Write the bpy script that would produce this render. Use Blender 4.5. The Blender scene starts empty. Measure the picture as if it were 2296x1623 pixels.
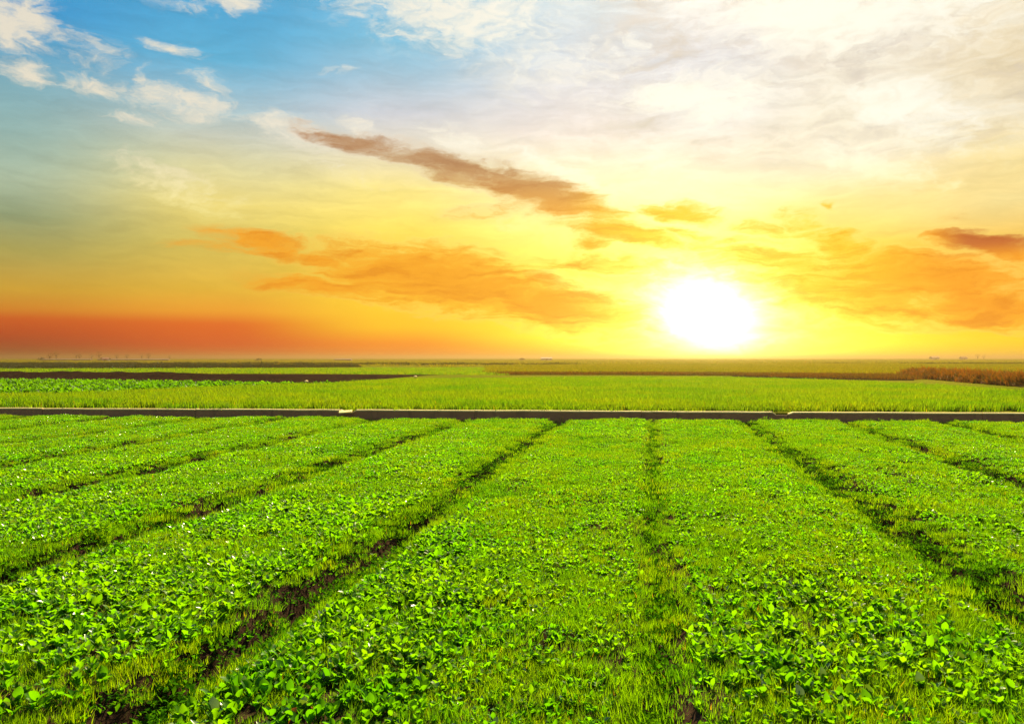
import bpy, math, random
import numpy as np

C = bpy.context.scene.collection
sc = bpy.context.scene
R = math.radians
random.seed(7)
rng = np.random.default_rng(7)

# ------------------------------------------------------------------ camera
CAM_H = 1.6
FPX = 1786.0                       # focal length in px of a 2296 px wide picture
HX, HY = 1148.0, 802.0             # centre column, horizon row
cam_d = bpy.data.cameras.new('camera')
cam = bpy.data.objects.new('camera', cam_d)
C.objects.link(cam)
cam_d.sensor_width = 36.0
cam_d.lens = 36.0 * FPX / 2296.0
cam_d.clip_start = 0.05
cam_d.clip_end = 20000
cam.location = (0, 0, CAM_H)
cam.rotation_euler = (R(90) - math.atan((811.5 - HY) / FPX), 0, 0)
sc.camera = cam

# ------------------------------------------------------------------ exposure
EXPO = 1.9
sc.view_settings.view_transform = 'Standard'
sc.view_settings.look = 'None'
sc.view_settings.gamma = 1
sc.view_settings.use_curve_mapping = False
sc.view_settings.exposure = EXPO
K = 2 ** -EXPO
sc.render.engine = 'CYCLES'
sc.cycles.volume_bounces = 0
sc.cycles.max_bounces = 6
sc.cycles.diffuse_bounces = 3
sc.cycles.glossy_bounces = 2
sc.cycles.transmission_bounces = 4
sc.cycles.use_denoising = True
sc.cycles.sample_clamp_indirect = 4

# ------------------------------------------------------------------ sun
SUN_AZ, SUN_EL = 13.9, 37.0
sun_d = bpy.data.lights.new('sun', 'SUN')
sun_d.energy = 5.0
sun_d.angle = R(0.6)
sun_d.color = (1.0, 0.80, 0.46)
sun = bpy.data.objects.new('sun', sun_d)
C.objects.link(sun)
sun.rotation_euler = (R(90 - SUN_EL), 0, R(180 - SUN_AZ))
sun.location = (60, 240, 50)


# ------------------------------------------------------------------ node helpers
def srgb(c):
    def f(v):
        v = v / 255.0
        return v / 12.92 if v <= 0.04045 else ((v + 0.055) / 1.055) ** 2.4
    return (f(c[0]), f(c[1]), f(c[2]), 1.0)


class NT:
    def __init__(s, tree):
        s.t = tree

    def n(s, kind, **kw):
        nd = s.t.nodes.new(kind)
        for k, v in kw.items():
            setattr(nd, k, v)
        return nd

    def put(s, sock, v):
        if hasattr(v, 'is_output'):
            s.t.links.new(v, sock)
        else:
            sock.default_value = v

    def m(s, op, a, b=None, c=None, clamp=False):
        nd = s.n('ShaderNodeMath', operation=op, use_clamp=clamp)
        s.put(nd.inputs[0], a)
        if b is not None: s.put(nd.inputs[1], b)
        if c is not None: s.put(nd.inputs[2], c)
        return nd.outputs[0]

    def rng(s, v, a, b, c=0.0, d=1.0, smooth=True):
        nd = s.n('ShaderNodeMapRange', interpolation_type='SMOOTHSTEP' if smooth else 'LINEAR')
        s.put(nd.inputs[0], v)
        for i, q in enumerate((a, b, c, d)): s.put(nd.inputs[1 + i], q)
        return nd.outputs[0]

    def mix(s, f, a, b, bt='MIX'):
        nd = s.n('ShaderNodeMix', data_type='RGBA', blend_type=bt)
        s.put(nd.inputs[0], f); s.put(nd.inputs[6], a); s.put(nd.inputs[7], b)
        return nd.outputs[2]

    def ramp(s, v, stops):
        nd = s.n('ShaderNodeValToRGB')
        s.put(nd.inputs[0], v)
        r = nd.color_ramp
        while len(r.elements) < len(stops): r.elements.new(0.5)
        for e, (p, c) in zip(r.elements, stops): e.position = p; e.color = c
        return nd.outputs[0]

    def noise(s, vec, scale, detail=4, rough=0.55, dist=0.0, dims='3D', col=False):
        nd = s.n('ShaderNodeTexNoise', noise_dimensions=dims)
        if vec is not None: s.put(nd.inputs['Vector'], vec)
        nd.inputs['Scale'].default_value = scale
        nd.inputs['Detail'].default_value = detail
        nd.inputs['Roughness'].default_value = rough
        nd.inputs['Distortion'].default_value = dist
        return nd.outputs['Color' if col else 'Fac']

    def mapping(s, vec, loc=(0, 0, 0), rot=0.0, scale=(1, 1, 1), vt='POINT'):
        nd = s.n('ShaderNodeMapping', vector_type=vt)
        s.put(nd.inputs[0], vec)
        nd.inputs['Location'].default_value = loc
        nd.inputs['Rotation'].default_value = (0, 0, rot)
        nd.inputs['Scale'].default_value = scale
        return nd.outputs[0]

    def vm(s, op, a, b=None):
        nd = s.n('ShaderNodeVectorMath', operation=op)
        s.put(nd.inputs[0], a)
        if b is not None: s.put(nd.inputs[1], b)
        return nd.outputs['Value' if op in ('LENGTH', 'DOT_PRODUCT', 'DISTANCE') else 'Vector']


# ------------------------------------------------------------------ the sky
def azel(x, y):
    """direction (azimuth, elevation in degrees) of a point of the sky"""
    az = math.atan((x - HX) / FPX)
    el = math.atan((HY - y) / FPX * math.cos(az))
    return math.degrees(az), math.degrees(el)


world = bpy.data.worlds.new('World')
sc.world = world
world.use_nodes = True
wt = world.node_tree
wt.nodes.clear()
W = NT(wt)
tc = W.n('ShaderNodeTexCoord')
sep = W.n('ShaderNodeSeparateXYZ')
W.put(sep.inputs[0], tc.outputs['Generated'])
dx, dy, dz = sep.outputs
hor = W.m('SQRT', W.m('ADD', W.m('MULTIPLY', dx, dx), W.m('MULTIPLY', dy, dy)))
AZ = W.m('MULTIPLY', W.m('ARCTAN2', dx, dy), 57.29578)
EL = W.m('MULTIPLY', W.m('ARCTAN2', dz, hor), 57.29578)
cmb = W.n('ShaderNodeCombineXYZ')
W.put(cmb.inputs[0], AZ); W.put(cmb.inputs[1], EL)
P = cmb.outputs[0]

# base colour: elevation ramps at several azimuths
EMAX = 40.0
COLS = {
    0: [(0, (62, 150, 205)), (90, (90, 160, 198)), (190, (128, 174, 186)), (300, (150, 182, 176)), (400, (172, 188, 160)),
        (470, (146, 158, 118)), (550, (172, 162, 88)), (640, (204, 160, 56)), (690, (212, 132, 44)), (712, (206, 92, 36)),
        (745, (186, 72, 34)), (775, (160, 60, 36)), (802, (122, 52, 28))],
    500: [(0, (78, 166, 212)), (130, (98, 178, 214)), (230, (160, 194, 208)), (310, (200, 204, 188)), (390, (222, 214, 158)),
          (460, (236, 216, 124)), (540, (214, 192, 92)), (640, (228, 182, 62)), (695, (240, 162, 50)), (725, (228, 106, 38)),
          (775, (212, 78, 34)), (802, (190, 84, 34))],
    900: [(0, (112, 186, 222)), (90, (122, 190, 220)), (170, (160, 196, 216)), (260, (205, 208, 216)), (340, (232, 222, 200)),
          (430, (250, 230, 136)), (520, (255, 228, 98)), (600, (255, 210, 66)), (690, (255, 208, 50)), (735, (255, 196, 40)),
          (770, (250, 140, 36)), (802, (236, 116, 30))],
    1300: [(0, (205, 222, 230)), (90, (204, 218, 230)), (200, (218, 218, 226)), (300, (236, 224, 218)), (400, (250, 238, 200)),
           (500, (255, 240, 146)), (600, (255, 238, 88)), (700, (255, 228, 60)), (755, (255, 234, 44)), (785, (255, 190, 36)), (802, (240, 140, 26))],
    1600: [(0, (246, 244, 238)), (130, (216, 218, 226)), (240, (224, 222, 226)), (330, (246, 234, 220)), (440, (255, 238, 190)),
           (540, (255, 238, 100)), (640, (255, 236, 70)), (770, (255, 240, 60)), (802, (255, 226, 40))],
    1900: [(0, (248, 240, 220)), (100, (238, 230, 214)), (200, (234, 226, 208)), (350, (250, 240, 214)), (450, (252, 226, 150)),
           (550, (255, 206, 76)), (640, (255, 198, 60)), (710, (255, 214, 46)), (770, (255, 232, 34)), (802, (252, 206, 26))],
    2296: [(0, (234, 220, 188)), (130, (226, 206, 164)), (250, (232, 218, 186)), (340, (240, 216, 146)), (450, (244, 220, 150)),
           (520, (244, 200, 100)), (600, (250, 184, 64)), (690, (250, 180, 50)), (760, (255, 214, 28)), (802, (244, 190, 24))],
}
ELN = W.m('DIVIDE', EL, EMAX, clamp=True)
base = None
prev = None
wob = W.m('MULTIPLY', W.m('SUBTRACT', W.noise(W.mapping(P, scale=(0.03, 0.12, 1), rot=0.2), 1.0, 4, .5), 0.5), 0.05)
ELW = W.m('ADD', ELN, W.m('MULTIPLY', wob, W.rng(EL, 0.5, 6)), clamp=True)
for x in sorted(COLS):
    st = []
    for y, c in COLS[x]:
        a, e = azel(x, y)
        col = srgb(c)
        st.append((e / EMAX, (col[0] * K, col[1] * K, col[2] * K, 1)))
    st.sort(key=lambda q: q[0])
    # the sky goes on above the frame: a deeper blue towards the zenith
    top = st[-1][1]
    zen = srgb((96, 150, 196))
    st.append((1.0, tuple(0.5 * (top[i] + zen[i] * K) for i in range(3)) + (1,)))
    r = W.ramp(ELW, st)
    a = azel(x, 400)[0]
    base = r if base is None else W.mix(W.rng(AZ, prev, a), base, r)
    prev = a

# ---- clouds placed by direction: (x1,y1,x2,y2,half width,strength)
def field(blobs, warp, out=None):
    for (x1, y1, x2, y2, w, s) in blobs:
        a1, e1 = azel(x1, y1); a2, e2 = azel(x2, y2)
        L = math.hypot(a2 - a1, e2 - e1) / 2
        wd = w / FPX * 57.3
        v = W.mapping(warp, loc=((a1 + a2) / 2, (e1 + e2) / 2, 0), rot=math.atan2(e2 - e1, a2 - a1),
                      scale=(L + wd * .6, wd, 1), vt='TEXTURE')
        r = W.vm('LENGTH', v)
        mk = W.rng(r, 1.9, 0.0, 0, s)
        out = mk if out is None else W.m('MAXIMUM', out, mk)
    return out


# warp vectors
wn = W.noise(W.mapping(P, scale=(0.16, 0.42, 1), rot=0.22), 1.0, 6, .6, col=True)
warp = W.vm('ADD', P, W.vm('MULTIPLY', W.vm('SUBTRACT', wn, (0.5, 0.5, 0.5)), (6.5, 2.6, 0.0)))
flatP = W.vm('MULTIPLY', warp, (1, 1, 0))
streak = W.noise(W.mapping(warp, scale=(0.22, 1.5, 1), rot=0.24), 1.0, 8, .66)
puff = W.noise(W.mapping(warp, scale=(0.75, 1.25, 1), rot=0.2), 1.0, 9, .66, .5)
wisp = W.noise(W.mapping(warp, scale=(0.10, 0.30, 1), rot=-0.12), 1.0, 8, .60, .6)
fine = W.noise(W.mapping(warp, scale=(0.5, 1.3, 1), rot=0.1), 1.0, 8, .65)

soft_white = [
    (820, -20, 1180, 60, 80, .9), (1000, 60, 1300, 170, 70, .42), (1240, 170, 1420, 110, 60, .5), (1640, 0, 1960, 60, 55, 1.0),
    (1700, 40, 2200, 10, 80, .9), (1420, 225, 1720, 190, 34, 1.1), (1560, 262, 1700, 225, 26, .9), (1900, 215, 2150, 265, 45, .9),
    (1850, 345, 2050, 395, 42, .85), (2000, 300, 2160, 330, 40, .7), (1150, 340, 1420, 470, 24, 1.0), (960, 300, 1100, 330, 26, .6),
    (1400, 450, 1820, 575, 34, 1.0), (1450, 580, 1620, 575, 28, 1.1), (1200, 620, 1480, 690, 28, 1.0), (1100, 480, 1450, 590, 26, .6), (0, 60, 110, 50, 46, 1.1),
    (460, -8, 570, 5, 28, 1.0), (330, -10, 470, 30, 26, .45), (0, 155, 90, 170, 24, .95), (90, 180, 330, 215, 22, .75), (300, 215, 520, 245, 26, .85),
    (220, 262, 340, 268, 14, .7), (540, 260, 760, 330, 30, .8), (780, 290, 840, 300, 24, .75), (160, 95, 260, 160, 44, .55),
    (310, 92, 430, 125, 14, .85), (440, 180, 500, 190, 18, .65), (330, 165, 350, 200, 18, .7), (700, 158, 780, 164, 14, .5),
    (700, 370, 900, 430, 16, .4), (260, 350, 560, 470, 38, .62), (2060, 430, 2150, 400, 26, .5), (1380, 80, 1450, 100, 26, .5),
]
fw = field(soft_white, flatP)
nw = W.m('ADD', W.m('ADD', W.m('MULTIPLY', puff, .55), W.m('MULTIPLY', fine, .25)), W.m('MULTIPLY', wisp, .2))
dw = W.rng(W.m('ADD', fw, W.m('MULTIPLY', W.m('SUBTRACT', nw, .5), 3.0)), .15, 1.05)
dw = W.m('MULTIPLY', dw, W.rng(fw, 0.02, 0.4))
# thin high veil over the right of the sky
vn = W.m('ADD', W.m('MULTIPLY', wisp, .65), W.m('MULTIPLY', fine, .35))
veil = W.rng(vn, .42, .66)
veil = W.m('MULTIPLY', veil, W.m('MULTIPLY', W.rng(EL, 7, 14), W.rng(AZ, -12, 6)))
whitecol = W.mix(W.rng(AZ, -30, 12), srgb((240, 228, 204)), srgb((255, 252, 238)))
whitecol = W.mix(W.rng(EL, 15, 7), whitecol, srgb((255, 240, 128)))
whitecol = W.mix(1.0, whitecol, (K, K, K, 1), 'MULTIPLY')
sky = W.mix(W.m('MULTIPLY', veil, .5), base, whitecol)
# grey-violet shade between the veils
shade = W.m('MULTIPLY', W.rng(vn, .54, .36), W.m('MULTIPLY', W.rng(EL, 10, 16), W.rng(AZ, 0, 12)))
sky = W.mix(W.m('MULTIPLY', shade, .9), sky, tuple(v * K for v in srgb((214, 206, 196))[:3]) + (1,))
# faint texture of thin cloud everywhere
tex = W.m('MULTIPLY', W.m('SUBTRACT', streak, .5), .5)
sky = W.vm('SCALE', sky)
sky.node.inputs['Scale'].default_value = 1.0
W.put(sky.node.inputs['Scale'], W.m('ADD', 1.0, W.m('MULTIPLY', tex, W.rng(EL, 1, 8))))
sky = W.mix(W.m('MULTIPLY', dw, .9), sky, whitecol)

dark = [
    (680, 300, 930, 350, 17, .9), (880, 345, 1140, 410, 25, 1.05), (1080, 390, 1370, 490, 36, 1.2), (1280, 508, 1520, 548, 18, 1.15),
    (1450, 466, 1600, 484, 18, 1.15), (1300, 551, 1350, 552, 15, 1.0), (1480, 515, 1620, 530, 12, .65), (1200, 580, 1560, 600, 18, .75),
    (400, 545, 640, 565, 10, .55), (480, 520, 690, 565, 20, .9), (650, 560, 800, 595, 14, .9), (600, 625, 900, 672, 20, .95),
    (800, 595, 1180, 650, 66, 1.2), (1050, 650, 1420, 715, 52, 1.15), (1300, 690, 1500, 745, 28, .5), (980, 480, 1180, 460, 16, .4),
    (1560, 555, 1900, 610, 40, .85), (1680, 620, 2050, 690, 55, 1.0), (1850, 600, 2240, 640, 44, 1.1), (2050, 650, 2330, 705, 34, 1.0),
    (1790, 500, 1960, 590, 42, .75), (1640, 500, 1760, 520, 14, .5), (2130, 538, 2310, 560, 19, 1.35), (1860, 452, 1890, 460, 8, .7), (2130, 480, 2180, 482, 8, .5),
]
fd = field(dark, flatP)
nd_ = W.m('ADD', W.m('MULTIPLY', streak, .7), W.m('MULTIPLY', puff, .3))
dd = W.rng(W.m('ADD', fd, W.m('MULTIPLY', W.m('SUBTRACT', nd_, .5), 2.7)), -.08, 1.05)
dd = W.m('MULTIPLY', dd, W.rng(fd, 0.02, 0.35))
darkcol = W.mix(W.rng(EL, 14, 8.5), srgb((184, 138, 98)), srgb((246, 164, 40)))
darkcol = W.mix(W.rng(AZ, 16, 27), darkcol, srgb((248, 158, 38)))
darkcol = W.mix(W.m('MULTIPLY', W.rng(AZ, 27, 30), W.rng(EL, 6.0, 7.2)), darkcol, srgb((192, 92, 48)))
# clouds next to the sun are lit through
darkcol = W.mix(W.m('MULTIPLY', W.m('MULTIPLY', W.rng(AZ, 3, 10), W.rng(AZ, 30, 20)), .85), darkcol, srgb((255, 206, 36)))
darkcol = W.mix(W.rng(streak, .46, .66, 0, .6), darkcol, W.mix(1.0, darkcol, (.80, .62, .55, 1), 'MULTIPLY'))
darkcol = W.mix(1.0, darkcol, (K, K, K, 1), 'MULTIPLY')
# bright fringe round the dark clouds
fr = W.m('MULTIPLY', W.rng(dd, 0.0, .22), W.rng(dd, .65, .15))
sky = W.mix(W.m('MULTIPLY', W.m('MULTIPLY', fr, .30), W.rng(AZ, -22, -5)), sky, whitecol)
sky = W.mix(W.m('MULTIPLY', dd, .9), sky, darkcol)

# glare round the sun
sa, se = azel(1590, 708)
sv = (math.sin(R(sa)) * math.cos(R(se)), math.cos(R(sa)) * math.cos(R(se)), math.sin(R(se)))
cosang = W.vm('DOT_PRODUCT', W.vm('NORMALIZE', tc.outputs['Generated']), sv)
ux = W.m('MULTIPLY', W.m('SUBTRACT', AZ, sa), .82); uy = W.m('MULTIPLY', W.m('SUBTRACT', EL, se), 1.05)
ux = W.m('ADD', ux, W.m('MULTIPLY', uy, .25))
ang = W.m('SQRT', W.m('ADD', W.m('MULTIPLY', ux, ux), W.m('MULTIPLY', uy, uy)))
ang = W.m('ADD', ang, W.m('MULTIPLY', W.m('SUBTRACT', fine, .5), W.m('MULTIPLY', 3.6, W.rng(ang, .5, 4))))
g1 = W.m('POWER', 2.71828, W.m('MULTIPLY', ang, -1 / 2.1))
g5 = W.m('POWER', 2.71828, W.m('MULTIPLY', W.m('MULTIPLY', ang, ang), -1 / 5.0))
g2 = W.m('POWER', 2.71828, W.m('MULTIPLY', ang, -1 / 4.4))
g3 = W.m('POWER', 2.71828, W.m('MULTIPLY', ang, -1 / 5.0))
def scaled(col, f):
    nd = W.n('ShaderNodeVectorMath', operation='SCALE')
    nd.inputs[0].default_value = col
    W.put(nd.inputs['Scale'], f)
    return nd.outputs[0]
gx = W.m('DIVIDE', W.m('SUBTRACT', AZ, sa), 8.5); gy = W.m('DIVIDE', W.m('SUBTRACT', EL, 1.2), 1.7)
g4 = W.m('POWER', 2.71828, W.m('MULTIPLY', W.m('ADD', W.m('MULTIPLY', gx, gx), W.m('MULTIPLY', gy, gy)), -1.0))
glow = W.vm('ADD', W.vm('ADD', W.vm('ADD', scaled((.8 * K, .9 * K, 1.3 * K), g1), scaled((.6 * K, .6 * K, 1.7 * K), g5)), scaled((1.8 * K, 1.5 * K, .12 * K), g2)), scaled((.16 * K, .16 * K, .02 * K), g3))
glow = W.vm('ADD', glow, scaled((.9 * K, .7 * K, .08 * K), g4))
sky = W.vm('ADD', sky, glow)
sky = W.mix(W.m('MULTIPLY', W.m('MULTIPLY', W.m('MULTIPLY', dd, dd), .6), W.rng(ang, 2.0, 5.5)), sky, darkcol)

# away from the picture's side of the sky: clear evening sky
nish = W.n('ShaderNodeTexSky', sky_type='NISHITA')
nish.sun_disc = False
nish.sun_elevation = R(SUN_EL)
nish.sun_rotation = R(SUN_AZ)
nish.air_density = 1.2
nish.dust_density = 1.5
ns = W.n('ShaderNodeVectorMath', operation='SCALE')
W.put(ns.inputs[0], nish.outputs[0]); ns.inputs['Scale'].default_value = 0.05
back = W.m('MAXIMUM', W.rng(W.m('ABSOLUTE', AZ), 60, 130), W.rng(EL, 34, 70))
sky = W.mix(back, sky, ns.outputs[0])
bg = W.n('ShaderNodeBackground')
W.put(bg.inputs[0], sky)
bg.inputs[1].default_value = 1.0
wo = W.n('ShaderNodeOutputWorld')
W.put(wo.inputs[0], bg.outputs[0])
world.cycles.sampling_method = 'MANUAL'
world.cycles.sample_map_resolution = 512


# ------------------------------------------------------------------ numpy noise
_perm = rng.random((256, 256))


def vnoise(x, y):
    xi = np.floor(x).astype(int); yi = np.floor(y).astype(int)
    fx = x - xi; fy = y - yi
    fx = fx * fx * (3 - 2 * fx); fy = fy * fy * (3 - 2 * fy)
    a = _perm[xi & 255, yi & 255]; b = _perm[(xi + 1) & 255, yi & 255]
    c = _perm[xi & 255, (yi + 1) & 255]; d = _perm[(xi + 1) & 255, (yi + 1) & 255]
    return (a * (1 - fx) + b * fx) * (1 - fy) + (c * (1 - fx) + d * fx) * fy


def fbm(x, y, o=4):
    s = 0; a = .5; t = 0
    for i in range(o):
        s = s + a * vnoise(x * 2 ** i + 17.3 * i, y * 2 ** i + 9.1 * i); t += a; a *= .5
    return s / t


def sstep(a, b, x):
    t = np.clip((x - a) / (b - a), 0, 1)
    return t * t * (3 - 2 * t)


# ------------------------------------------------------------------ materials
def material(name):
    m = bpy.data.materials.new(name)
    m.use_nodes = True
    m.node_tree.nodes.clear()
    n = NT(m.node_tree)
    out = n.n('ShaderNodeOutputMaterial')
    return m, n, out


def leaf_material(name, c1, c2, c3, trans=0.5, rough=0.45, spec=0.4, patch=0.6, dry=None, dryamt=0.0, tsat=1.0):
    m, n, out = material(name)
    oi = n.n('ShaderNodeObjectInfo')
    ge = n.n('ShaderNodeNewGeometry')
    a = n.noise(ge.outputs['Position'], patch, 3)
    col = n.mix(n.rng(a, .35, .65), c1, c2)
    col = n.mix(n.rng(oi.outputs['Random'], .3, 1.0), col, c3)
    isl = n.m('FRACT', n.m('MULTIPLY', ge.outputs['Random Per Island'], 7.31))
    col = n.mix(n.m('MULTIPLY', isl, .5), col, n.mix(1.0, col, (1.5, 1.3, .8, 1), 'MULTIPLY'))
    isl2 = n.m('FRACT', n.m('MULTIPLY', ge.outputs['Random Per Island'], 23.7))
    col = n.mix(n.rng(isl2, .55, 1.0, 0, .6), col, n.mix(1.0, col, (.45, .55, .6, 1), 'MULTIPLY'))
    col = n.mix(n.rng(isl2, .12, .0, 0, .7), col, n.mix(1.0, col, (1.6, 1.15, 1.0, 1), 'MULTIPLY'))
    if dry is not None:
        col = n.mix(n.rng(ge.outputs['Random Per Island'], 1 - dryamt, 1 - dryamt * .6), col, dry)
    p = n.n('ShaderNodeBsdfPrincipled')
    n.put(p.inputs['Base Color'], col)
    p.inputs['Roughness'].default_value = rough
    p.inputs['Specular IOR Level'].default_value = spec
    t = n.n('ShaderNodeBsdfTranslucent')
    n.put(t.inputs[0], n.mix(1.0, col, (1.85 * tsat, 1.4 * tsat, .15 * tsat, 1), 'MULTIPLY'))
    mx = n.n('ShaderNodeMixShader')
    mx.inputs[0].default_value = trans
    n.put(mx.inputs[1], p.outputs[0]); n.put(mx.inputs[2], t.outputs[0])
    n.put(out.inputs[0], mx.outputs[0])
    return m


def soil_material(name, c1, c2, scale=6.0, bump=.5, rough=.9):
    m, n, out = material(name)
    ge = n.n('ShaderNodeNewGeometry')
    a = n.noise(ge.outputs['Position'], scale, 8, .62)
    b = n.noise(ge.outputs['Position'], scale * .12, 4, .55)
    col = n.mix(n.rng(a, .35, .68), c1, c2)
    col = n.mix(n.m('MULTIPLY', n.rng(b, .4, .7), .5), col, n.mix(1.0, col, (.6, .6, .6, 1), 'MULTIPLY'))
    p = n.n('ShaderNodeBsdfDiffuse')
    n.put(p.inputs['Color'], col)
    bp = n.n('ShaderNodeBump')
    bp.inputs['Strength'].default_value = bump
    bp.inputs['Distance'].default_value = .05
    n.put(bp.inputs['Height'], a)
    n.put(p.inputs['Normal'], bp.outputs[0])
    n.put(out.inputs[0], p.outputs[0])
    return m


M = {}
M['leaf'] = leaf_material('broad_leaf', (.044, .205, .002, 1), (.086, .240, .002, 1), (.062, .235, .002, 1), .66, .45, .10, 1.2)
M['leaf_sheen_tint'] = leaf_material('sheen_tinted_leaf', (.07, .16, .05, 1), (.09, .18, .07, 1), (.07, .17, .04, 1), .3, .32, .6, 1.2)  # sky sheen put into a paler, greyer copy of the leaf colour
M['leaf_old'] = leaf_material('yellowed_leaf', (.30, .12, .01, 1), (.35, .18, .02, 1), (.30, .10, .01, 1), .4, .5, .3, 1.2)
M['grass'] = leaf_material('grass_blade', (.048, .185, .002, 1), (.106, .225, .002, 1), (.074, .210, .002, 1), .6, .6, .04, .9, (.20, .15, .04, 1), .03)
M['wheat'] = leaf_material('field_blade', (.052, .165, .002, 1), (.105, .195, .002, 1), (.078, .180, .002, 1), .55, .6, .04, .25, (.22, .20, .02, 1), .04)
M['herb'] = leaf_material('small_herb', (.026, .120, .002, 1), (.045, .150, .002, 1), (.034, .135, .002, 1), .5, .7, .0, 1.5)  # darker green than the grass, part of the furrow shade is in it
M['broad'] = leaf_material('tall_leaf', (.042, .165, .003, 1), (.06, .19, .003, 1), (.05, .18, .003, 1), .5, .5, .08, .3)
M['far_green'] = leaf_material('far_blade', (.085, .120, .003, 1), (.120, .140, .003, 1), (.10, .13, .003, 1), .45, .7, .05, .05, (.16, .12, .03, 1), .1)
M['dark_green'] = leaf_material('dark_blade', (.012, .030, .006, 1), (.018, .036, .006, 1), (.012, .030, .005, 1), .2, .6, .2, .05)
M['dry'] = leaf_material('dry_reed', (.15, .060, .012, 1), (.09, .045, .010, 1), (.18, .085, .016, 1), .3, .7, .1, .4, (.05, .09, .010, 1), .3)
M['brown_reed'] = leaf_material('brown_reed', (.085, .050, .008, 1), (.065, .055, .006, 1), (.10, .055, .009, 1), .3, .7, .2, .2)
M['soil'] = soil_material('soil', (.014, .009, .006, 1), (.040, .024, .015, 1), 14)
M['dark_soil'] = soil_material('dark_soil', (.008, .005, .004, 1), (.018, .011, .009, 1), 3, .9)
M['plain'] = soil_material('plain', (.070, .090, .006, 1), (.11, .11, .010, 1), .05, .2)
M['hazy_twigs'] = leaf_material('hazy_twigs', (.075, .035, .015, 1), (.06, .04, .015, 1), (.08, .03, .015, 1), .3, .8, .05, .5)  # far crowns: haze put into a lighter reddish brown
M['bark'] = soil_material('bark', (.03, .02, .015, 1), (.06, .04, .03, 1), 5)


def concrete(name, c1, c2, c3):
    m, n, out = material(name)
    ge = n.n('ShaderNodeNewGeometry')
    a = n.noise(ge.outputs['Position'], 3.0, 8, .65)
    b = n.noise(n.mapping(ge.outputs['Position'], scale=(6, 6, .6)), 1.0, 5, .6)
    col = n.mix(n.rng(a, .35, .7), c1, c2)
    col = n.mix(n.m('MULTIPLY', n.rng(b, .5, .72), .7), col, c3)
    p = n.n('ShaderNodeBsdfPrincipled')
    n.put(p.inputs['Base Color'], col)
    p.inputs['Roughness'].default_value = .85
    bp = n.n('ShaderNodeBump'); bp.inputs['Strength'].default_value = .4; bp.inputs['Distance'].default_value = .01
    n.put(bp.inputs['Height'], n.noise(ge.outputs['Position'], 40, 4))
    n.put(p.inputs['Normal'], bp.outputs[0])
    n.put(out.inputs[0], p.outputs[0])
    return m


M['concrete'] = concrete('glare_tinted_concrete', (.19, .085, .032, 1), (.24, .11, .042, 1), (.10, .048, .020, 1))  # wall face: warm glare and shade put into its brown
M['coping'] = concrete('pale_concrete', (.58, .44, .13, 1), (.66, .52, .18, 1), (.42, .32, .10, 1))  # on the wall top this pale yellow stands in for sunlight
M['roof'] = concrete('tiled_roof', (.20, .07, .04, 1), (.26, .09, .05, 1), (.14, .05, .03, 1))
M['plaster'] = concrete('plaster', (.42, .36, .3, 1), (.5, .44, .36, 1), (.3, .25, .2, 1))
M['film'] = concrete('greenhouse_film', (.16, .09, .05, 1), (.20, .11, .06, 1), (.12, .06, .04, 1))
M['opening'] = concrete('dark_opening', (.03, .025, .02, 1), (.04, .03, .03, 1), (.02, .02, .02, 1))


# ------------------------------------------------------------------ object helpers
def mesh(name, verts, faces, mats, smooth=False, midx=None):
    me = bpy.data.meshes.new(name)
    me.from_pydata([tuple(map(float, v)) for v in verts], [], faces)
    for m in (mats if isinstance(mats, (list, tuple)) else [mats]): me.materials.append(m)
    if midx is not None: me.polygons.foreach_set('material_index', midx)
    if smooth: me.polygons.foreach_set('use_smooth', [True] * len(me.polygons))
    me.update()
    return me


def link(name, me, parent=None, **props):
    o = bpy.data.objects.new(name, me)
    C.objects.link(o)
    if parent: o.parent = parent
    for k, v in props.items():
        if v is not None: o[k] = v
    return o


def G(x, y, z=0.0):
    """the point at height z that is seen at picture position x, y"""
    d = (CAM_H - z) * FPX / (y - HY)
    return np.array(((x - HX) / FPX * d, d, z))


# ------------------------------------------------------------------ layout of the near beds
ROW_A = math.atan((1462 - HX) / FPX)
RS = np.array((math.cos(ROW_A), -math.sin(ROW_A)))     # across the beds
RT = np.array((math.sin(ROW_A), math.cos(ROW_A)))      # along the beds
FUR = [-21.2, -19.0, -16.6, -14.1, -11.75, -9.45, -7.10, -4.75, -2.32, 0.02, 2.30, 4.68, 7.05, 9.4, 11.8, 14.1, 16.5]
FUR_N = np.array(FUR)
WALL_Y0, WALL_SL = 20.9, -0.079      # wall line y = WALL_Y0 + WALL_SL * x
FAR_Z = 0.19                         # level of the fields beyond the wall


def st_of(x, y):
    return x * RS[0] + y * RS[1], x * RT[0] + y * RT[1]


def fur_dist(x, y):
    s, t = st_of(x, y)
    s = s + (fbm(t * .55 + 3, s * .12 + 5, 3) - .5) * .12 + (fbm(t * 2.1, s * .5 + 9, 2) - .5) * .07
    d = np.abs(s[..., None] - FUR_N)
    k = d.argmin(-1)
    return d.min(-1), k, s, t


def bed_z(x, y):
    d, k, s, t = fur_dist(x, y)
    w = np.where(k == 9, .20, .36) * (0.8 + .5 * fbm(t * .9, k * 3.3, 2))
    dep = np.where(k == 9, .16, .34)
    z = -dep * (1 - sstep(.03, 1.0, d / w) )
    z = z + (fbm(x * 1.3 + 40, y * 1.3, 4) - .5) * .09 * sstep(.1, .5, d) + (fbm(x * 5, y * 5, 3) - .5) * .035
    z = z + (fbm(x * .35, y * .35 + 30, 2) - .5) * .06
    dw_ = (WALL_Y0 + WALL_SL * x) - y
    z = z - .10 * (1 - sstep(.1, .35, dw_))
    return z


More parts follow.
